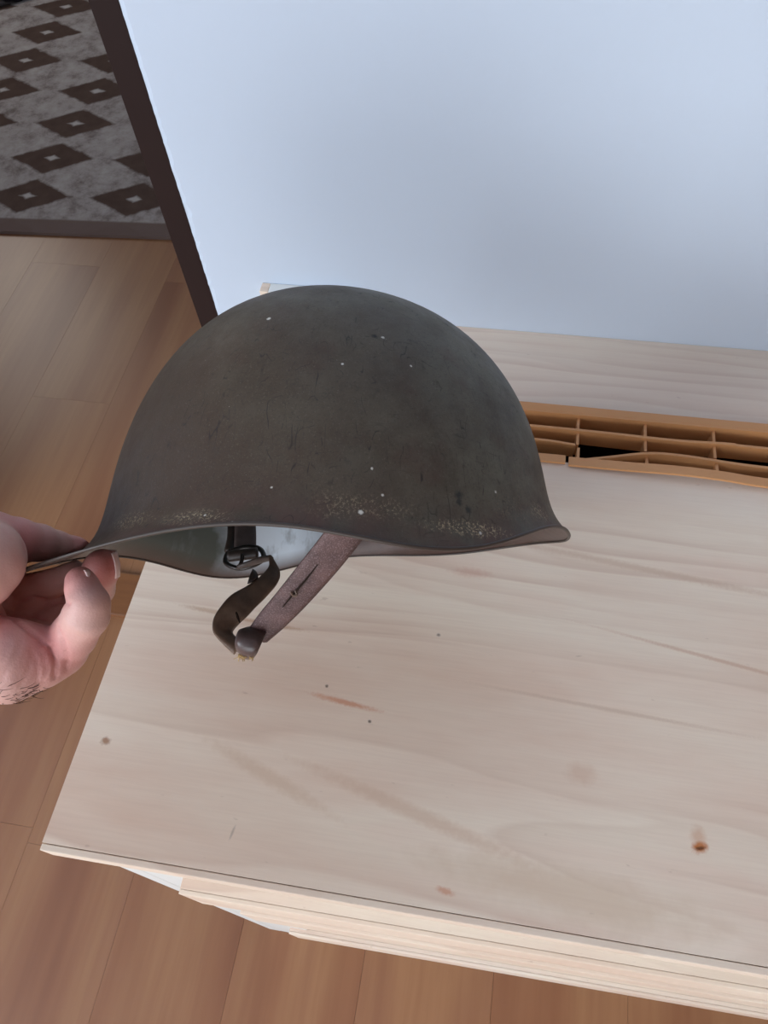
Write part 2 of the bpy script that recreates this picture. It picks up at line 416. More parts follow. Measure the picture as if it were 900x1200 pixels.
ro.location = (-1.108, 1.498, 0.0); ro.rotation_euler[2] = R(2.6)
tag(ro, 'grey rug with rows of dark brown diamonds lying beyond the doorway', 'rug')
# dark patterned cloth at the rug's far corner
def cloth_mat():
    t = NT('dark_patterned_cloth', 0.9, 0.1)
    w = t.n('ShaderNodeTexWave', wave_type='RINGS'); t.put(w.inputs['Vector'], t.co); w.inputs['Scale'].default_value = 5; w.inputs['Distortion'].default_value = 9
    w.inputs['Detail'].default_value = 3
    t.col(t.mix(t.ramp(w.outputs['Fac'], [(0.55, 0.0), (0.8, 1.0)]), srgb(34, 29, 31), srgb(98, 92, 92))); return t.m
bm = bmesh.new()
n = 48; rings = [(1.0, 0.0), (1.02, 0.02), (0.99, 0.045), (0.9, 0.062), (0.6, 0.075), (0.25, 0.08)]
vr = []
for rr, z in rings:
    vr.append([bm.verts.new((0.42*rr*math.copysign(abs(math.cos(a))**0.75, math.cos(a)), 0.42*rr*math.copysign(abs(math.sin(a))**0.75, math.sin(a)), z)) for a in [2*math.pi*i/n for i in range(n)]])
for A, B in zip(vr[:-1], vr[1:]):
    for i in range(n): bm.faces.new((A[i], A[(i+1)%n], B[(i+1)%n], B[i]))
bm.faces.new(vr[-1]); bm.faces.new(vr[0][::-1])
cu = link('floor_cushion', from_bm('floor_cushion', bm), cloth_mat(), None, True)
cu.location = (-1.85, 3.03, 0.0105); cu.rotation_euler[2] = R(36)
tag(cu, 'dark cushion with pale curling pattern at the far end of rug', 'cushion')

# ------------------------------------------------------------------ cabinet
def mk(x, y, rx, ry, rot, c, a): return ((x, y, 0.80), (rx, ry, 0.05), R(rot), c, a)
BR, RD, DK, OR = srgb(150, 100, 66), srgb(205, 150, 122), srgb(70, 56, 48), srgb(190, 110, 50)
marks = [mk(0.4072, 0.0618, 0.0052, 0.0035, 20, OR, 0.95), mk(0.4075, 0.0612, 0.0034, 0.0012, 15, srgb(96, 50, 22), 1.0),
         mk(0.4067, 0.0680, 0.0045, 0.0060, 0, srgb(196, 140, 100), 0.45),
         mk(0.1745, 0.1185, 0.0250, 0.0022, -6, RD, 0.9), mk(0.0180, 0.0680, 0.0035, 0.0028, 0, BR, 0.8),
         mk(0.2570, 0.0130, 0.0060, 0.0022, -8, RD, 0.8), mk(0.160, 0.128, 0.0012, 0.0012, 0, DK, 0.8),
         mk(0.194, 0.108, 0.0013, 0.0012, 0, DK, 0.8), mk(0.232, 0.177, 0.0014, 0.0012, 0, DK, 0.7),
         mk(0.470, 0.128, 0.0100, 0.0030, 0, RD, 0.8), mk(0.430, 0.185, 0.0900, 0.0016, -9, srgb(196, 150, 122), 0.5),
         mk(0.105, 0.168, 0.0300, 0.0018, -3, srgb(178, 132, 98), 0.6), mk(0.060, 0.172, 0.0200, 0.0020, -3, srgb(178, 132, 98), 0.5),
         mk(0.335, 0.095, 0.0100, 0.0070, 0, srgb(206, 166, 140), 0.4), mk(0.120, 0.025, 0.0009, 0.0045, -10, DK, 0.35),
         mk(0.135, 0.062, 0.0500, 0.0050, -20, srgb(208, 178, 152), 0.5), mk(0.230, 0.055, 0.0800, 0.0050, -14, srgb(206, 172, 146), 0.5),
         mk(0.330, 0.0235, 0.0850, 0.0140, -4, srgb(206, 178, 152), 0.5), mk(0.380, 0.250, 0.1200, 0.0030, -6, srgb(196, 158, 132), 0.4),
         mk(0.2500, 0.2300, 0.0160, 0.0040, 0, srgb(206, 160, 140), 0.5), mk(0.350, 0.140, 0.0900, 0.0016, -3, srgb(192, 158, 134), 0.4)]
M_TOP = plywood('pale_plywood', marks)
M_EDGE = plywood('plywood_edge', seed=4.0)
M_SHELF = plywood('pale_shelf_wood', seed=9.0)
cb = empty('cabinet', (0, 0, 0))
tag(cb, 'low pale plywood cabinet with vented top standing under the white wall', 'cabinet')
CX = 0.825
SY0, SY1, SX0, SX1 = 0.3405, 0.3940, 0.105, 0.78     # slot for the grille
bm = bmesh.new()
for (a, b, c_, d) in ((0, CX, 0, SY0), (0, CX, SY1, YW-0.0014), (0, SX0, SY0, SY1), (SX1, CX, SY0, SY1)):
    box_bm(bm, a, b, c_, d, ZT-0.020, ZT)
bmesh.ops.remove_doubles(bm, verts=bm.verts, dist=1e-6)
# inner walls shared by two boxes go
dead = [f for f in bm.faces if (abs(f.normal.y) > .9 and any(abs(f.calc_center_median().y-q) < 1e-5 for q in (SY0, SY1)) and (f.calc_center_median().x < SX0 or f.calc_center_median().x > SX1))]
bmesh.ops.delete(bm, geom=dead, context='FACES_ONLY')
link('top_board', from_bm('top_board', bm), M_TOP, cb)
box('edge_strip', 0.0, CX, -0.0046, -0.0004, ZT-0.0205, ZT-0.0003, M_EDGE, cb, 0.0006)
XS = 0.0325
YF = 0.0040
for xa in (0.0006, CX-0.018):
    sd = box('side_panel', xa, xa+0.018, YF, YW-0.003, 0, ZT-0.0206, M_WHITE, cb, 0.0008)
box('stile', 0.0186, 0.085, YF+0.0002, YF+0.018, 0, ZT-0.0206, M_WHITE, cb, 0.0005)
box('back_panel', 0.0186, CX-0.018, YW-0.010, YW-0.003, 0.0, ZT-0.0206, M_WHITE, cb)
box('carcass_front', 0.085, CX-0.018, YF+0.002, YF+0.014, 0.0, ZT-0.0206, M_WHITE, cb)
for z1_, z0_, yo in ((0.690, 0.620, -0.0096), (0.480, 0.400, -0.0055), (0.180, 0.100, -0.0045)):
    sh = box('front_board', 0.0622, CX, yo+0.0036, YF, z0_, z1_, M_SHELF, cb, 0.0005)
    box('edge_strip', 0.0622, CX, yo, yo+0.0035, z0_, z1_+0.0003, M_EDGE, sh, 0.0008)
# the front was never cut quite square: it runs back a little towards the right end
for o in list(cb.children) + [c for ch in cb.children for c in ch.children]:
    if o.name.split('.')[0] in ('top_board', 'edge_strip', 'front_board', 'carcass_front'):
        for v in o.data.vertices:
            if v.co.y < 0.1: v.co.y += (0.008 if v.co.z > 0.75 else 0.013)*v.co.x
# ------------------------------------------------------------------ grille, warped by heat and broken
M_AMB = amber_plastic()
g = empty('vent_grille', (SX0, SY0, ZT))
tag(g, 'long amber plastic vent grille, warped and broken, set in the cabinet top', 'grille')
GX0, GX1 = SX0+0.002, SX1-0.002
def slat(name, pts, ztop, zbot, thick, flange=0.0, n=6):
    """a warped fin: pts are (x, y, dz) along its top edge"""
    p = catmull(pts, n); V = []; Fc = []
    for (x, y, dz) in p:
        if flange:   # rail: flat lip on the board, face going down into the slot
            f0, f1 = (y-flange, y) if flange > 0 else (y, y-flange)
            V += [(x, f0, ztop+dz), (x, f1, ztop+dz), (x, f1, ztop+dz-thick), (x, f0, ztop+dz-thick)]
        else:
            V += [(x, y-thick/2, ztop+dz), (x, y+thick/2, ztop+dz), (x, y+thick/2+0.0006, zbot), (x, y-thick/2-0.0006, zbot)]
    for i in range(len(p)-1):
        for q in range(4): Fc.append((i*4+q, (i+1)*4+q, (i+1)*4+(q+1)%4, i*4+(q+1)%4))
    Fc += [(3, 2, 1, 0), tuple(len(p)*4-4+q for q in range(4))]
    V = [(a-g.location.x, b-g.location.y, c-g.location.z) for a, b, c in V]
    me = mesh(name, V, Fc)
    bm = bmesh.new(); bm.from_mesh(me); bmesh.ops.recalc_face_normals(bm, faces=bm.faces); bm.to_mesh(me); bm.free()
    return link(name, me, M_AMB, g)
ZB = ZT-0.0155
# back rail: lip on the board and its skirt inside the slot
slat('back_rail', [(GX0, 0.3905, 0), (0.3, 0.3905, 0), (0.5, 0.3905, 0), (GX1, 0.3905, 0)], ZT+0.0032, 0, 0.0026, flange=-0.0070)
slat('slat', [(GX0, 0.3895, 0), (0.30, 0.3895, 0), (0.5, 0.3895, 0), (GX1, 0.3895, 0)], ZT+0.0030, ZT-0.018, 0.0020)
slat('slat', [(GX0, 0.3745, 0), (0.28, 0.3745, 0.0), (0.34, 0.3735, 0.001), (0.40, 0.3725, 0.001), (0.445, 0.3742, 0.001), (0.48, 0.3740, 0), (GX1, 0.374, 0)], ZT+0.001, ZB, 0.0022)
slat('slat', [(GX0, 0.3610, 0), (0.28, 0.3612, 0), (0.3215, 0.3600, -0.001)], ZT+0.0005, ZB, 0.0020)
slat('slat', [(0.3275, 0.3450, -0.001), (0.350, 0.3500, 0.000), (0.380, 0.3560, 0.002), (0.41, 0.3575, 0.001), (0.45, 0.3555, 0.0), (0.49, 0.3550, 0), (0.6, 0.358, 0), (GX1, 0.358, 0)], ZT+0.0010, ZB, 0.0022)
slat('front_rail', [(GX0, 0.3450, 0), (0.2, 0.345, 0), (0.314, 0.3455, 0.0)], ZT+0.0028, 0, 0.0022, flange=0.0075)
slat('front_rail', [(0.3165, 0.3440, 0.0005), (0.36, 0.3435, 0.002), (0.40, 0.343, 0.0042), (0.435, 0.3425, 0.0036), (0.48, 0.3415, 0.0012), (0.6, 0.343, 0), (GX1, 0.343, 0)], ZT+0.0030, 0, 0.0022, flange=0.0080)
def cross(x0, ya, yb, top=0.0):
    bm = bmesh.new()
    box_bm(bm, x0-0.0011-g.location.x, x0+0.0011-g.location.x, ya-g.location.y, yb-g.location.y, ZB-g.location.z, ZT-0.001+top-g.location.z)
    link('cross_bar', from_bm('cross_bar', bm), M_AMB, g)
for i in range(-3, 11):
    xb = 0.3233 + 0.0545*i
    if xb < GX0+0.01 or xb > GX1-0.01: continue
    cross(xb, 0.3752, 0.3890); cross(xb, 0.3605, 0.3730)
    cross(xb+0.001, 0.3425, 0.3575)
# dark void under the grille, its shade put into the colour
box('vent_box', SX0, SX1, SY0, SY1, ZT-0.075, ZT-0.070, M_DARK, cb)
box('vent_box', SX0-0.002, SX1+0.002, SY0-0.004, SY0, ZT-0.075, ZT-0.0205, M_DARK, cb)
box('vent_box', SX0-0.002, SX1+0.002, SY1, SY1+0.004, ZT-0.075, ZT-0.0205, M_DARK, cb)

# ------------------------------------------------------------------ helmet
(hx, hy, hz, yaw, tilt, roll, HA, HB, HH, fF, fR, fS, z1, z2, z3, z4, asym, z5, z6, pm, pn, lamb) = (
 -0.030991, 0.022477, 0.429989, 0.547796, -0.153167, 0.024155, 0.118230, 0.119085, 0.142904, 0.029374, 0.021840, 0.006713,
 0.014018, 0.001680, 0.001887, -0.004546, 0.000188, 0.002100, 0.001439, 0.880372, 0.876575, 0.011355)
def rotmats():
    B = np.array([[1, 0, 0], [0, 0, -1], [0, 1, 0]], float)
    c, s = math.cos(yaw), math.sin(yaw); Rz = np.array([[c, -s, 0], [s, c, 0], [0, 0, 1]])
    c, s = math.cos(tilt), math.sin(tilt); Rx = np.array([[1, 0, 0], [0, c, -s], [0, s, c]])
    c, s = math.cos(roll), math.sin(roll); Rr = np.array([[c, -s, 0], [s, c, 0], [0, 0, 1]])
    # B mirrors nothing but swaps handedness to image-down: fold into world
    return RW @ Rr @ Rx @ B @ Rz
HR = rotmats(); HC = c2w((hx, hy, hz))
he = empty('helmet', HC)
he.matrix_world = Matrix.Translation(HC) @ Matrix(HR.tolist()).to_4x4()
HI = he.matrix_world.inverted()
tag(he, 'worn olive drab steel helmet with leather chin straps, held over the cabinet', 'helmet')
def hsurf(th, t, inset=0.0):
    c, s = math.cos(th), math.sin(th); g_ = math.cos(t)**pm; k_ = math.sin(t)**pn
    zr = z1*c+z2*math.cos(2*th)+z3*math.cos(3*th)+z4*math.cos(4*th)+z5*math.cos(5*th)+z6*math.cos(6*th)
    fl_ = fS + (fF if c < 0 else fR)*abs(c)**3
    Ex = math.exp(-HH*k_/(lamb-(0.0042*c*c if c < 0 else 0.0022*c*c)))
    x = (HA-inset)*c*g_ + asym*k_ + fl_*c*Ex
    y = ((HB-inset)*g_ + fS*Ex)*s
    z = zr*(1-k_)**1.5 + (HH-inset)*k_
    return (x, y, z), HH*k_
NTH, NS = 168, 46
ts = [(i/NS)**1.7*math.pi/2 for i in range(NS)]
V = []; Fc = []; MI = []; AB = []
for side, inset in ((0, 0.0), (1, 0.0013)):
    for t in ts:
        for i in range(NTH):
            p, hgt = hsurf(2*math.pi*i/NTH, t, inset)
            if side: p = (p[0], p[1], p[2] + 0.0004*(1-t))
            V.append(p); AB.append(hgt)
    p, hgt = hsurf(0, math.pi/2, inset); V.append((asym, 0, HH-inset)); AB.append(HH)
half = NS*NTH+1
for side in (0, 1):
    o = side*half
    for a in range(NS-1):
        for i in range(NTH):
            q = (o+a*NTH+i, o+a*NTH+(i+1)%NTH, o+(a+1)*NTH+(i+1)%NTH, o+(a+1)*NTH+i)
            Fc.append(q if side == 0 else q[::-1]); MI.append(side)
    for i in range(NTH):
        q = (o+(NS-1)*NTH+i, o+(NS-1)*NTH+(i+1)%NTH, o+NS*NTH)
        Fc.append(q if side == 0 else q[::-1]); MI.append(side)
me = mesh('shell', V, Fc)
# rounded, slightly rolled rim that closes the two skins
def W2(u, v, d): return HI @ at(u, v, d)
def onhelm(u, v):          # point of the outer skin that is seen at (u, v), found once to place marks that belong to the paint
    best = None
    for a in range(0, NS-1):
        for i in range(NTH):
            p = V[a*NTH+i]; w = HR @ np.array(p); q = RW.T @ (w + np.array(HC) - np.array(CAM))
            e = (450+F_PX*q[0]/q[2]-u)**2 + (600+F_PX*q[1]/q[2]-v)**2
            if q[2] < hz+0.02 and (best is None or e < best[0]): best = (e, p)
    return best[1]
WH, BE, BK = srgb(205, 202, 192), srgb(190, 172, 138), srgb(24, 21, 19)
sp = [(316, 371, 0.0010, WH), (313, 375, 0.0009, WH), (440, 397, 0.0016, BK), (446, 399, 0.0008, WH), (424, 597, 0.0009, WH), (420, 601, 0.0010, WH),
      (397, 425, 0.0006, WH), (483, 431, 0.0006, WH), (438, 547, 0.0006, WH), (454, 583, 0.0006, WH), (581, 579, 0.0007, WH),
      (533, 583, 0.0022, srgb(44, 44, 42)), (537, 588, 0.0016, srgb(44, 44, 42)), (548, 601, 0.0018, srgb(48, 48, 45)),
      (563, 622, 0.0008, WH), (637, 603, 0.0007, WH), (240, 606, 0.0006, WH), (274, 614, 0.0007, WH), (320, 574, 0.0005, WH)]
HM = helmet_paint([(onhelm(u, v), r, c) for (u, v, r, c) in sp],
                  [(onhelm(553, 622), (0.022, 0.022, 0.0035), 1.0), (onhelm(632, 602), (0.010, 0.010, 0.004), 0.9), (onhelm(228, 609), (0.016, 0.016, 0.0035), 0.7),
                   (onhelm(150, 613), (0.020, 0.020, 0.004), 0.5), (onhelm(440, 597), (0.02, 0.02, 0.005), 0.3)])
at_ = me.attributes.new('above_rim', 'FLOAT', 'POINT')
at_.data.foreach_set('value', AB)
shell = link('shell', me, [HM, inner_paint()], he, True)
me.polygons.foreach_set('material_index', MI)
RV = []; RF = []
for i in range(NTH):
    th = 2*math.pi*i/NTH
    a = np.array(V[i]); up_ = np.array(V[NTH+i]) - a; up_ /= np.linalg.norm(up_)
    nr = np.array((math.cos(th), math.sin(th), 0)); nr = nr - up_*(nr@up_); nr /= np.linalg.norm(nr)
    c0 = a + up_*0.0004 - nr*0.0003
    for k in range(8):
        q = 2*math.pi*k/8; RV.append(c0 + 0.0009*(nr*math.cos(q)*1.15 + up_*math.sin(q)))
for i in range(NTH):
    for k in range(8):
        RF.append((i*8+k, ((i+1)%NTH)*8+k, ((i+1)%NTH)*8+(k+1)%8, i*8+(k+1)%8))
rimt = NT('worn_rim_edge', 0.45, 0.5); rimt.col(rimt.mix(rimt.noise(60, 4), srgb(52, 40, 35), srgb(72, 62, 54)))
link('rolled_rim', mesh('rolled_rim', RV, RF), rimt.m, he, True)

# straps (child meshes in the helmet's own coordinates)
def hp(seq): return [tuple(W2(*p)) for p in seq]
L_RED = leather('oxblood_leather', srgb(68, 45, 43), srgb(98, 70, 66), 0.55, 1.0, True)
L_BRN = leather('dark_brown_leather', srgb(66, 50, 41), srgb(122, 96, 78), 0.5, 0.5)
L_BLK = leather('blackened_leather', srgb(30, 24, 22), srgb(60, 46, 40), 0.45, 0.5)
s1 = link('chin_strap', ribbon_mesh('chin_strap',
    hp([(396, 600, 0.345), (380, 624, 0.352), (355, 656, 0.362), (325, 694, 0.374), (302, 722, 0.383), (287, 744, 0.390)]),
    hp([(440, 612, 0.350), (424, 633, 0.357), (396, 668, 0.367), (362, 706, 0.379), (335, 733, 0.387), (313, 752, 0.393)]), 0.0022, 8, 8, 0.0006), L_RED, he, True)
s1['label'] = 'dark red grained leather strap with a slit'
# the slit with its knot, sunk into the strap's face
def strap_pt(u, v, d): return tuple(W2(u, v, d))
link('slit', tube_mesh('slit', [strap_pt(331, 712, 0.3768), strap_pt(345, 695, 0.3712), strap_pt(358, 680, 0.3672), strap_pt(372, 662, 0.3618)], [0.0002, 0.0005, 0.0005, 0.0002], 6), M_DARK, s1)
link('thread_knot', tube_mesh('thread_knot', [strap_pt(341, 694, 0.3712), strap_pt(344, 698, 0.3705), strap_pt(348, 697, 0.3702), strap_pt(346, 692, 0.3705)], 0.0006, 6), L_BRN, s1)
s2 = link('buckle_strap', ribbon_mesh('buckle_strap',
    hp([(314, 652, 0.432), (315, 664, 0.428), (304, 677, 0.421), (288, 688, 0.415), (272, 697, 0.409), (260, 709, 0.402), (251, 724, 0.397), (250, 738, 0.393), (256, 748, 0.391), (274, 767, 0.390)]),
    hp([(319, 652, 0.432), (328, 670, 0.426), (325, 683, 0.419), (312, 699, 0.413), (300, 711, 0.408), (289, 723, 0.404), (280, 731, 0.4045), (273, 739, 0.405), (274, 745, 0.400), (284, 752, 0.393)]), 0.0024, 8, 6, 0.0004), L_BRN, he, True)
s2['label'] = 'dark brown twisted leather strap curling to the strap end'
link('strap_fold', ribbon_mesh('strap_fold',
    hp([(278, 662, 0.462), (292, 657, 0.456), (306, 652, 0.445), (316, 651, 0.434)]),
    hp([(279, 667, 0.463), (294, 663, 0.458), (309, 659, 0.447), (320, 656, 0.434)]), 0.0020, 6, 4), L_BLK, s2, True)
link('strap_tab', ribbon_mesh('strap_tab',
    hp([(290, 684, 0.4155), (293, 674, 0.419), (296, 669, 0.424)]), hp([(303, 677, 0.418), (301, 671, 0.421), (298, 668, 0.424)]), 0.0020, 5, 4), L_BLK, s2, True)
link('slot', tube_mesh('slot', [strap_pt(273, 712, 0.4035), strap_pt(277, 719, 0.4020), strap_pt(281, 730, 0.4015)], [0.0003, 0.0009, 0.0003], 6), M_DARK, s2)
# keeper: the leather end folded round the red strap
s3 = link('strap_keeper', ribbon_mesh('strap_keeper',
    hp([(288, 737, 0.394), (280, 739, 0.385), (276, 748, 0.381), (276, 758, 0.382), (281, 767, 0.389)]),
    hp([(314, 738, 0.395), (311, 744, 0.385), (306, 755, 0.381), (302, 764, 0.382), (298, 770, 0.389)]), 0.0022, 7, 6, 0.0008), leather('glossy_dark_leather', srgb(60, 46, 44), srgb(98, 80, 76), 0.3, 0.3), he, True)
random.seed(11)
fv_, ff_ = [], []
for i in range(26):
    u0, v0 = 279+random.random()*17, 762+random.random()*5
    pts = [W2(u0, v0, 0.386), W2(u0+random.gauss(0, 2), v0+3, 0.385), W2(u0+random.gauss(0, 4), v0+5+random.random()*4, 0.385+random.gauss(0, .001))]
    m_ = tube_mesh('x', [tuple(p) for p in pts], 0.00022, 4, 3); b_ = len(fv_)
    fv_ += [tuple(v.co) for v in m_.vertices]; ff_ += [tuple(b_+i_ for i_ in p.vertices) for p in m_.polygons]; bpy.data.meshes.remove(m_)
link('frayed_thread', mesh('frayed_thread', fv_, ff_), plain('straw_thread', srgb(190, 158, 108), 0.9, 0.1), s3)['kind'] = 'stuff'
# hanger strap and buckle on the far inner wall
h1 = link('strap_hanger', ribbon_mesh('strap_hanger',
    hp([(274, 590, 0.520), (275, 622, 0.506), (274, 646, 0.494)]), hp([(298, 590, 0.520), (300, 622, 0.506), (300, 646, 0.494)]), 0.0022, 6, 6), leather('greyed_leather', srgb(72, 60, 58), srgb(100, 84, 80), 0.55, 0.4), he, True)
link('hanger_loop', ribbon_mesh('hanger_loop',
    hp([(266, 590, 0.524), (267, 625, 0.510), (263, 646, 0.497)]), hp([(276, 590, 0.522), (276, 625, 0.508), (274, 648, 0.495)]), 0.0030, 6, 4), L_BLK, h1, True)
bk = tube_mesh('buckle', [tuple(W2(*p)) for p in ((270, 646, 0.490), (288, 641, 0.489), (304, 643, 0.487), (309, 653, 0.478), (300, 661, 0.474), (280, 666, 0.474), (265, 660, 0.480), (266, 650, 0.487), (270, 646, 0.490))], 0.0016, 8)
bt = NT('blackened_steel', 0.35, 0.5); bt.b.inputs['Metallic'].default_value = 0.8; bt.col(srgb(58, 54, 52))
bko = link('buckle', bk, bt.m, he, True)
link('roller', tube_mesh('roller', [tuple(W2(*p)) for p in ((268, 652, 0.480), (285, 650, 0.479), (302, 648, 0.479))], 0.0036, 10), L_BLK, bko, True)
link('prong', tube_mesh('prong', [tuple(W2(*p)) for p in ((284, 650, 0.474), (283, 658, 0.471), (279, 667, 0.470))], 0.0012, 8), bt.m, bko, True)

# ------------------------------------------------------------------ the hand
CAPS = []     # tapered capsules in camera axes: (a, ra, b, rb, finger id)
def P3(u, v, d): return np.array(((u-450)/F_PX*d, (v-600)/F_PX*d, d))
def chain(pts, fid):
    for (a, b) in zip(pts[:-1], pts[1:]): CAPS.append((P3(*a[:3]), a[3], P3(*b[:3]), b[3], fid))
# thumb, lying over the brim
chain([(-75, 712, .355, .0190), (-12, 636, .362, .0150), (18, 634, .371, .0112), (46, 636, .383, .0090), (66, 639, .392, .0072), (87, 642, .400, .0057), (94, 643, .403, .0052)], 1)
# ball of the thumb
chain([(-75, 700, .330, .0210), (-30, 662, .326, .0178), (-20, 654, .328, .0156), (-12, 636, .352, .0122)], 0)
chain([(-62, 700, .338, .0185), (-40, 738, .342, .0170)], 0)
# palm and heel of the hand
chain([(-110, 770, .345, .0205), (-40, 775, .336, .0185), (14, 772, .336, .0168), (44, 768, .340, .0125)], 0)
chain([(14, 776, .338, .0165), (50, 772, .340, .0110), (76, 762, .345, .0100)], 0)
chain([(-110, 750, .360, .0200), (-30, 720, .372, .0170), (20, 745, .372, .0130)], 0)
# little finger
chain([(70, 766, .345, .0100), (86, 745, .339, .0098), (101, 721, .330, .0094), (104, 708, .328, .0084), (97, 690, .331, .0070), (94, 681, .333, .0063)], 5)
# ring finger, pressed up under the brim
chain([(46, 752, .360, .0102), (72, 722, .374, .0100), (97, 712, .382, .0094), (112, 690, .372, .0086), (118, 668, .358, .0080), (120, 663, .355, .0078)], 4)
# middle finger
chain([(26, 742, .366, .0105), (40, 704, .374, .0104), (60, 698, .386, .0096), (80, 688, .386, .0086), (90, 682, .384, .0078)], 3)
# index finger
chain([(0, 720, .366, .0112), (14, 698, .374, .0104), (38, 688, .370, .0092), (62, 677, .367, .0087), (82, 674, .365, .0078)], 2)
# wrist and forearm running off towards the elbow
WR0 = P3(-118, 762, .350); EL = np.array((-0.420, 0.225, 0.235))
CAPS.append((P3(-70, 756, .350), .024, WR0, .0255, 0))
CAPS.append((WR0, .0255, WR0+(EL-WR0)*0.45, .033, 0)); CAPS.append((WR0+(EL-WR0)*0.45, .033, EL, .042, 0))

def cap_mesh(bm, a, ra, b, rb):
    d = b-a; L = np.linalg.norm(d); d = d/L
    e1 = np.cross(d, (0.31, 0.77, 0.55)); e1 /= np.linalg.norm(e1); e2 = np.cross(d, e1)
    rows = []
    for s in np.linspace(-math.pi/2, 0, 6)[1:]: rows.append((a+d*ra*math.sin(s), ra*math.cos(s)))
    for s in np.linspace(0, math.pi/2, 6)[:-1]: rows.append((b+d*rb*math.sin(s), rb*math.cos(s)))
    rv = [[bm.verts.new(c+r*(e1*math.cos(q)+e2*math.sin(q))) for q in np.linspace(0, 2*math.pi, 16, endpoint=False)] for c, r in rows]
    p0 = bm.verts.new(a-d*ra); p1 = bm.verts.new(b+d*rb)
    for A, B in zip(rv[:-1], rv[1:]):
        for i in range(16): bm.faces.new((A[i], A[(i+1)%16], B[(i+1)%16], B[i]))
    for i in range(16):
        bm.faces.new((rv[0][(i+1)%16], rv[0][i], p0)); bm.faces.new((rv[-1][i], rv[-1][(i+1)%16], p1))
bm = bmesh.new()
for (a, ra, b, rb, _) in CAPS: cap_mesh(bm, a, ra, b, rb)
bmesh.ops.recalc_face_normals(bm, faces=bm.faces)
tmp = bpy.data.objects.new('tmp', from_bm('tmp', bm)); COL.objects.link(tmp)
md = tmp.modifiers.new('r', 'REMESH'); md.mode = 'VOXEL'; md.voxel_size = 0.0014
dg = bpy.context.evaluated_depsgraph_get()
hm = bpy.data.meshes.new_from_object(tmp.evaluated_get(dg))
bpy.data.objects.remove(tmp)
NV = len(hm.vertices)
P = np.zeros(NV*3); hm.vertices.foreach_get('co', P); P = P.reshape(-1, 3)
def cap_sd(Q, c):
    a, ra, b, rb, _ = c
    ab = b-a; t = np.clip(((Q-a)@ab)/(ab@ab), 0, 1)
    return np.linalg.norm(Q-a-t[:, None]*ab, axis=1) - (ra+(rb-ra)*t)
def hand_sd(Q):
    # smooth union inside a finger and inside the palm, tighter where fingers touch one another
    parts = {}
    for c in CAPS:
        d = cap_sd(Q, c); f = c[4]
        if f in parts:
            k = 0.005 if f == 0 else 0.0022
            h = np.clip(0.5+0.5*(parts[f]-d)/k, 0, 1); parts[f] = parts[f]*(1-h)+d*h-k*h*(1-h)
        else: parts[f] = d
    out = parts[0]
    for f in (1, 2, 3, 4, 5):
        k = 0.0025 if f != 1 else 0.004
        d = parts[f]; h = np.clip(0.5+0.5*(out-d)/k, 0, 1); out = out*(1-h)+d*h-k*h*(1-h)
    return out
for it in range(4):
    d = hand_sd(P); e = 2e-4; G = np.zeros_like(P)
    for i in range(3):
        o_ = np.zeros(3); o_[i] = e; G[:, i] = (hand_sd(P+o_)-hand_sd(P-o_))/(2*e)
    G /= np.maximum(np.linalg.norm(G, axis=1)[:, None], 0.3)
    P = P - np.clip(d, -0.003, 0.003)[:, None]*G*0.8
# creases of the palm and finger joints, pressed into the skin that faces out of the palm
U = np.stack([450+F_PX*P[:, 0]/P[:, 2], 600+F_PX*P[:, 1]/P[:, 2]], 1)
front = G[:, 2] < 0.15
CRE = [([(0, 715), (16, 724), (40, 744), (58, 760), (66, 776), (64, 795)], 2.0, .0016), ([(68, 735), (76, 755), (79, 772), (78, 785)], 1.6, .0009),
       ([(40, 752), (52, 768), (54, 786), (50, 800)], 1.6, .0005), ([(36, 760), (44, 776), (44, 800)], 1.4, .0004),
       ([(84, 742), (92, 746), (100, 745)], 2.4, .0003),
       ([(22, 706), (38, 700), (54, 704)], 2.0, .0016), ([(22, 722), (40, 722), (56, 726)], 1.8, .0012), ([(62, 708), (72, 704), (82, 708)], 1.8, .0008),
       ([(-2, 604), (16, 612), (26, 630), (30, 648)], 1.6, .0006), ([(4, 620), (14, 632)], 1.4, .0004),
       ([(0, 800), (14, 776), (26, 752)], 1.8, .0004), ([(24, 806), (34, 782), (38, 764)], 1.6, .0004), ([(6, 770), (10, 752), (8, 735)], 1.6, .0004)]
dep = np.zeros(NV)
for poly, sg, amt in CRE:
    best = np.full(NV, 1e9)
    for a, b in zip(poly[:-1], poly[1:]):
        a = np.array(a, float); b = np.array(b, float); ab = b-a
        t = np.clip(((U-a)@ab)/(ab@ab), 0, 1); best = np.minimum(best, np.linalg.norm(U-a-t[:, None]*ab, axis=1))
    dep = np.maximum(dep, amt*np.exp(-(best/sg)**2))
P = P - G*(dep*front)[:, None]
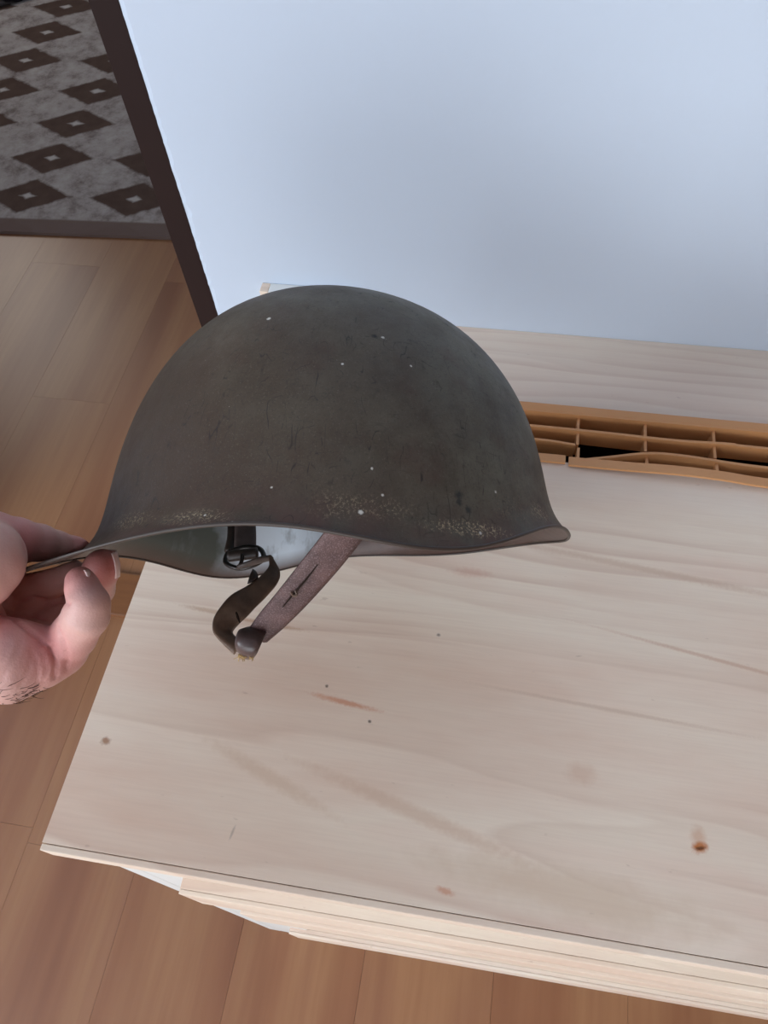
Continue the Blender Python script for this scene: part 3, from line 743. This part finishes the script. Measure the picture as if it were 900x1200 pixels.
# skin gives way where it touches the brim: nothing of the hand goes through the steel
from mathutils.bvhtree import BVHTree
SV = [tuple(RW.T @ (HR @ np.array(v) + np.array(HC) - np.array(CAM))) for v in V[:half]]
SB = BVHTree.FromPolygons(SV, [f for f, m_ in zip(Fc, MI) if m_ == 0])
near_c = np.argmin(np.stack([cap_sd(P, c) for c in CAPS]), axis=0)
for i in range(NV):
    if P[i, 0] < -0.20: continue
    loc, nor, _, dist = SB.find_nearest(Vector(P[i]), 0.012)
    if loc is None: continue
    a, _, b, _, fid = CAPS[near_c[i]]
    pv = Vector(P[i]); off = pv - loc
    if fid == 0:
        if dist < 0.0024: P[i] = pv + off.normalized()*(0.0024-dist)
        continue
    up_side = 1.0 if fid == 1 else -1.0
    nrm = nor if nor.y < 0 else -nor          # the brim's upper side looks up the image
    sd = off.dot(nrm)*up_side
    flat = (off - nrm*off.dot(nrm)).length
    need = 0.0008 if fid == 1 else 0.0018
    if flat < 0.0012 and sd < need: pv = pv + nrm*up_side*(need-sd)
    elif dist < 0.0022: pv = pv + off.normalized()*(0.0022-dist)
    P[i] = pv
# pinker fingertips and joints
red = np.zeros(NV)
for (c, r_) in ((P3(94, 681, .333), .012), (P3(120, 660, .352), .017), (P3(92, 644, .402), .012), (P3(40, 712, .380), .022), (P3(70, 715, .385), .020), (P3(100, 735, .335), .008), (P3(-25, 740, .33), .020), (P3(18, 640, .360), .02), (P3(60, 760, .335), .015)):
    red = np.maximum(red, np.exp(-(np.linalg.norm(P-c, axis=1)/r_)**2))
red = np.maximum(red, np.clip(dep/0.001, 0, 1)*0.7)
PW = P @ RW.T + np.array(CAM)
anchor = np.array(c2w(EL))
hm.vertices.foreach_set('co', (PW-anchor).ravel())
ra_ = hm.attributes.new('redness', 'FLOAT', 'POINT'); ra_.data.foreach_set('value', red)
hm.update()
hm.materials.clear()
# camera axes are image-down, so the faces keep their sense through a rotation
po = link('person', hm, skin_mat(), None, True); po.location = anchor
tag(po, "person's bare hand and forearm pinching the helmet's thin brim", 'person')
def W3(u, v, d): return at(u, v, d) - Vector(anchor)
nt = NT('fingernail', 0.25, 0.5); nt.col(nt.mix(nt.noise(200, 2), srgb(226, 188, 182), srgb(236, 208, 200)))
def nail(cam_c, along, across, w, l):
    cc = np.array(cam_c); al = np.array(along, float); al /= np.linalg.norm(al); ac = np.array(across, float); ac -= al*(ac@al); ac /= np.linalg.norm(ac)
    nr = np.cross(al, ac); nr = nr if (nr@G[np.argmin(np.linalg.norm(P-cc, axis=1))]) > 0 else -nr
    A, B = [], []
    rows = []
    for i in range(9):
        s = -1+i/4; wd = w*(1-0.25*max(0, abs(s)-0.4)**1.2*2); row = []
        for q in range(7):
            a = (-1+q/3); row.append(cc + al*l*s + ac*wd*a + nr*(0.0009-0.0022*a*a*(w/0.005)-0.0006*s*s))
        rows.append(row)
    Vn = [p for r in rows for p in r]; n0 = len(Vn); Vn += [p-nr*0.0009 for p in Vn]; Fn = []
    for i in range(8):
        for q in range(6):
            a = i*7+q; Fn.append((a, a+1, a+8, a+7)); Fn.append((n0+a, n0+a+7, n0+a+8, n0+a+1))
    bd = [i for i in range(7)] + [7*i+6 for i in range(1, 9)] + [8*7+q for q in range(5, -1, -1)] + [7*i for i in range(7, 0, -1)]
    for a, b in zip(bd, bd[1:]+bd[:1]): Fn.append((a, n0+a, n0+b, b))
    Vw = [RW@p+np.array(CAM)-anchor for p in Vn]
    me_ = mesh('fingernail', Vw, Fn)
    b2 = bmesh.new(); b2.from_mesh(me_); bmesh.ops.recalc_face_normals(b2, faces=b2.faces); b2.to_mesh(me_); b2.free()
    link('fingernail', me_, nt.m, po, True)
nail(P3(107, 681, .3315), (-0.3, -1, 0.1), (0.5, -0.1, -0.9), 0.0042, 0.0050)
nail(P3(138, 660, .3545), (-0.05, -1, -0.25), (0.45, 0, -0.9), 0.0048, 0.0060)
# dark hair along the outer edge of wrist and forearm
random.seed(5)
hv, hf = [], []
cand = np.where((U[:, 0] < 50) & (U[:, 0] > -220) & (G[:, 1] > 0.42) & (U[:, 1] > 806 - 0.05*U[:, 0]))[0]
ax = (EL-WR0)/np.linalg.norm(EL-WR0)
for i in range(1100):
    vi = int(random.choice(cand)); p0 = P[vi]; gn = G[vi]
    l = 0.003+0.004*random.random()
    dr = -ax*0.9 + np.array((random.gauss(0, .3), 0.15+random.gauss(0, .2), random.gauss(0, .3)))
    p1 = p0+gn*0.0007+dr*l*0.5; p2 = p1+dr*l*0.5-gn*0.0003
    m_ = tube_mesh('x', [p0-gn*0.0003, p1, p2], [0.00013, 0.00011, 0.00004], 3, 2); b_ = len(hv)
    hv += [tuple(RW@np.array(v.co)+np.array(CAM)-anchor) for v in m_.vertices]; hf += [tuple(b_+q for q in p.vertices) for p in m_.polygons]; bpy.data.meshes.remove(m_)
if hv:
    link('arm_hair', mesh('arm_hair', hv, hf), plain('dark_hair', srgb(46, 32, 26), 0.6, 0.3), po)['kind'] = 'stuff'
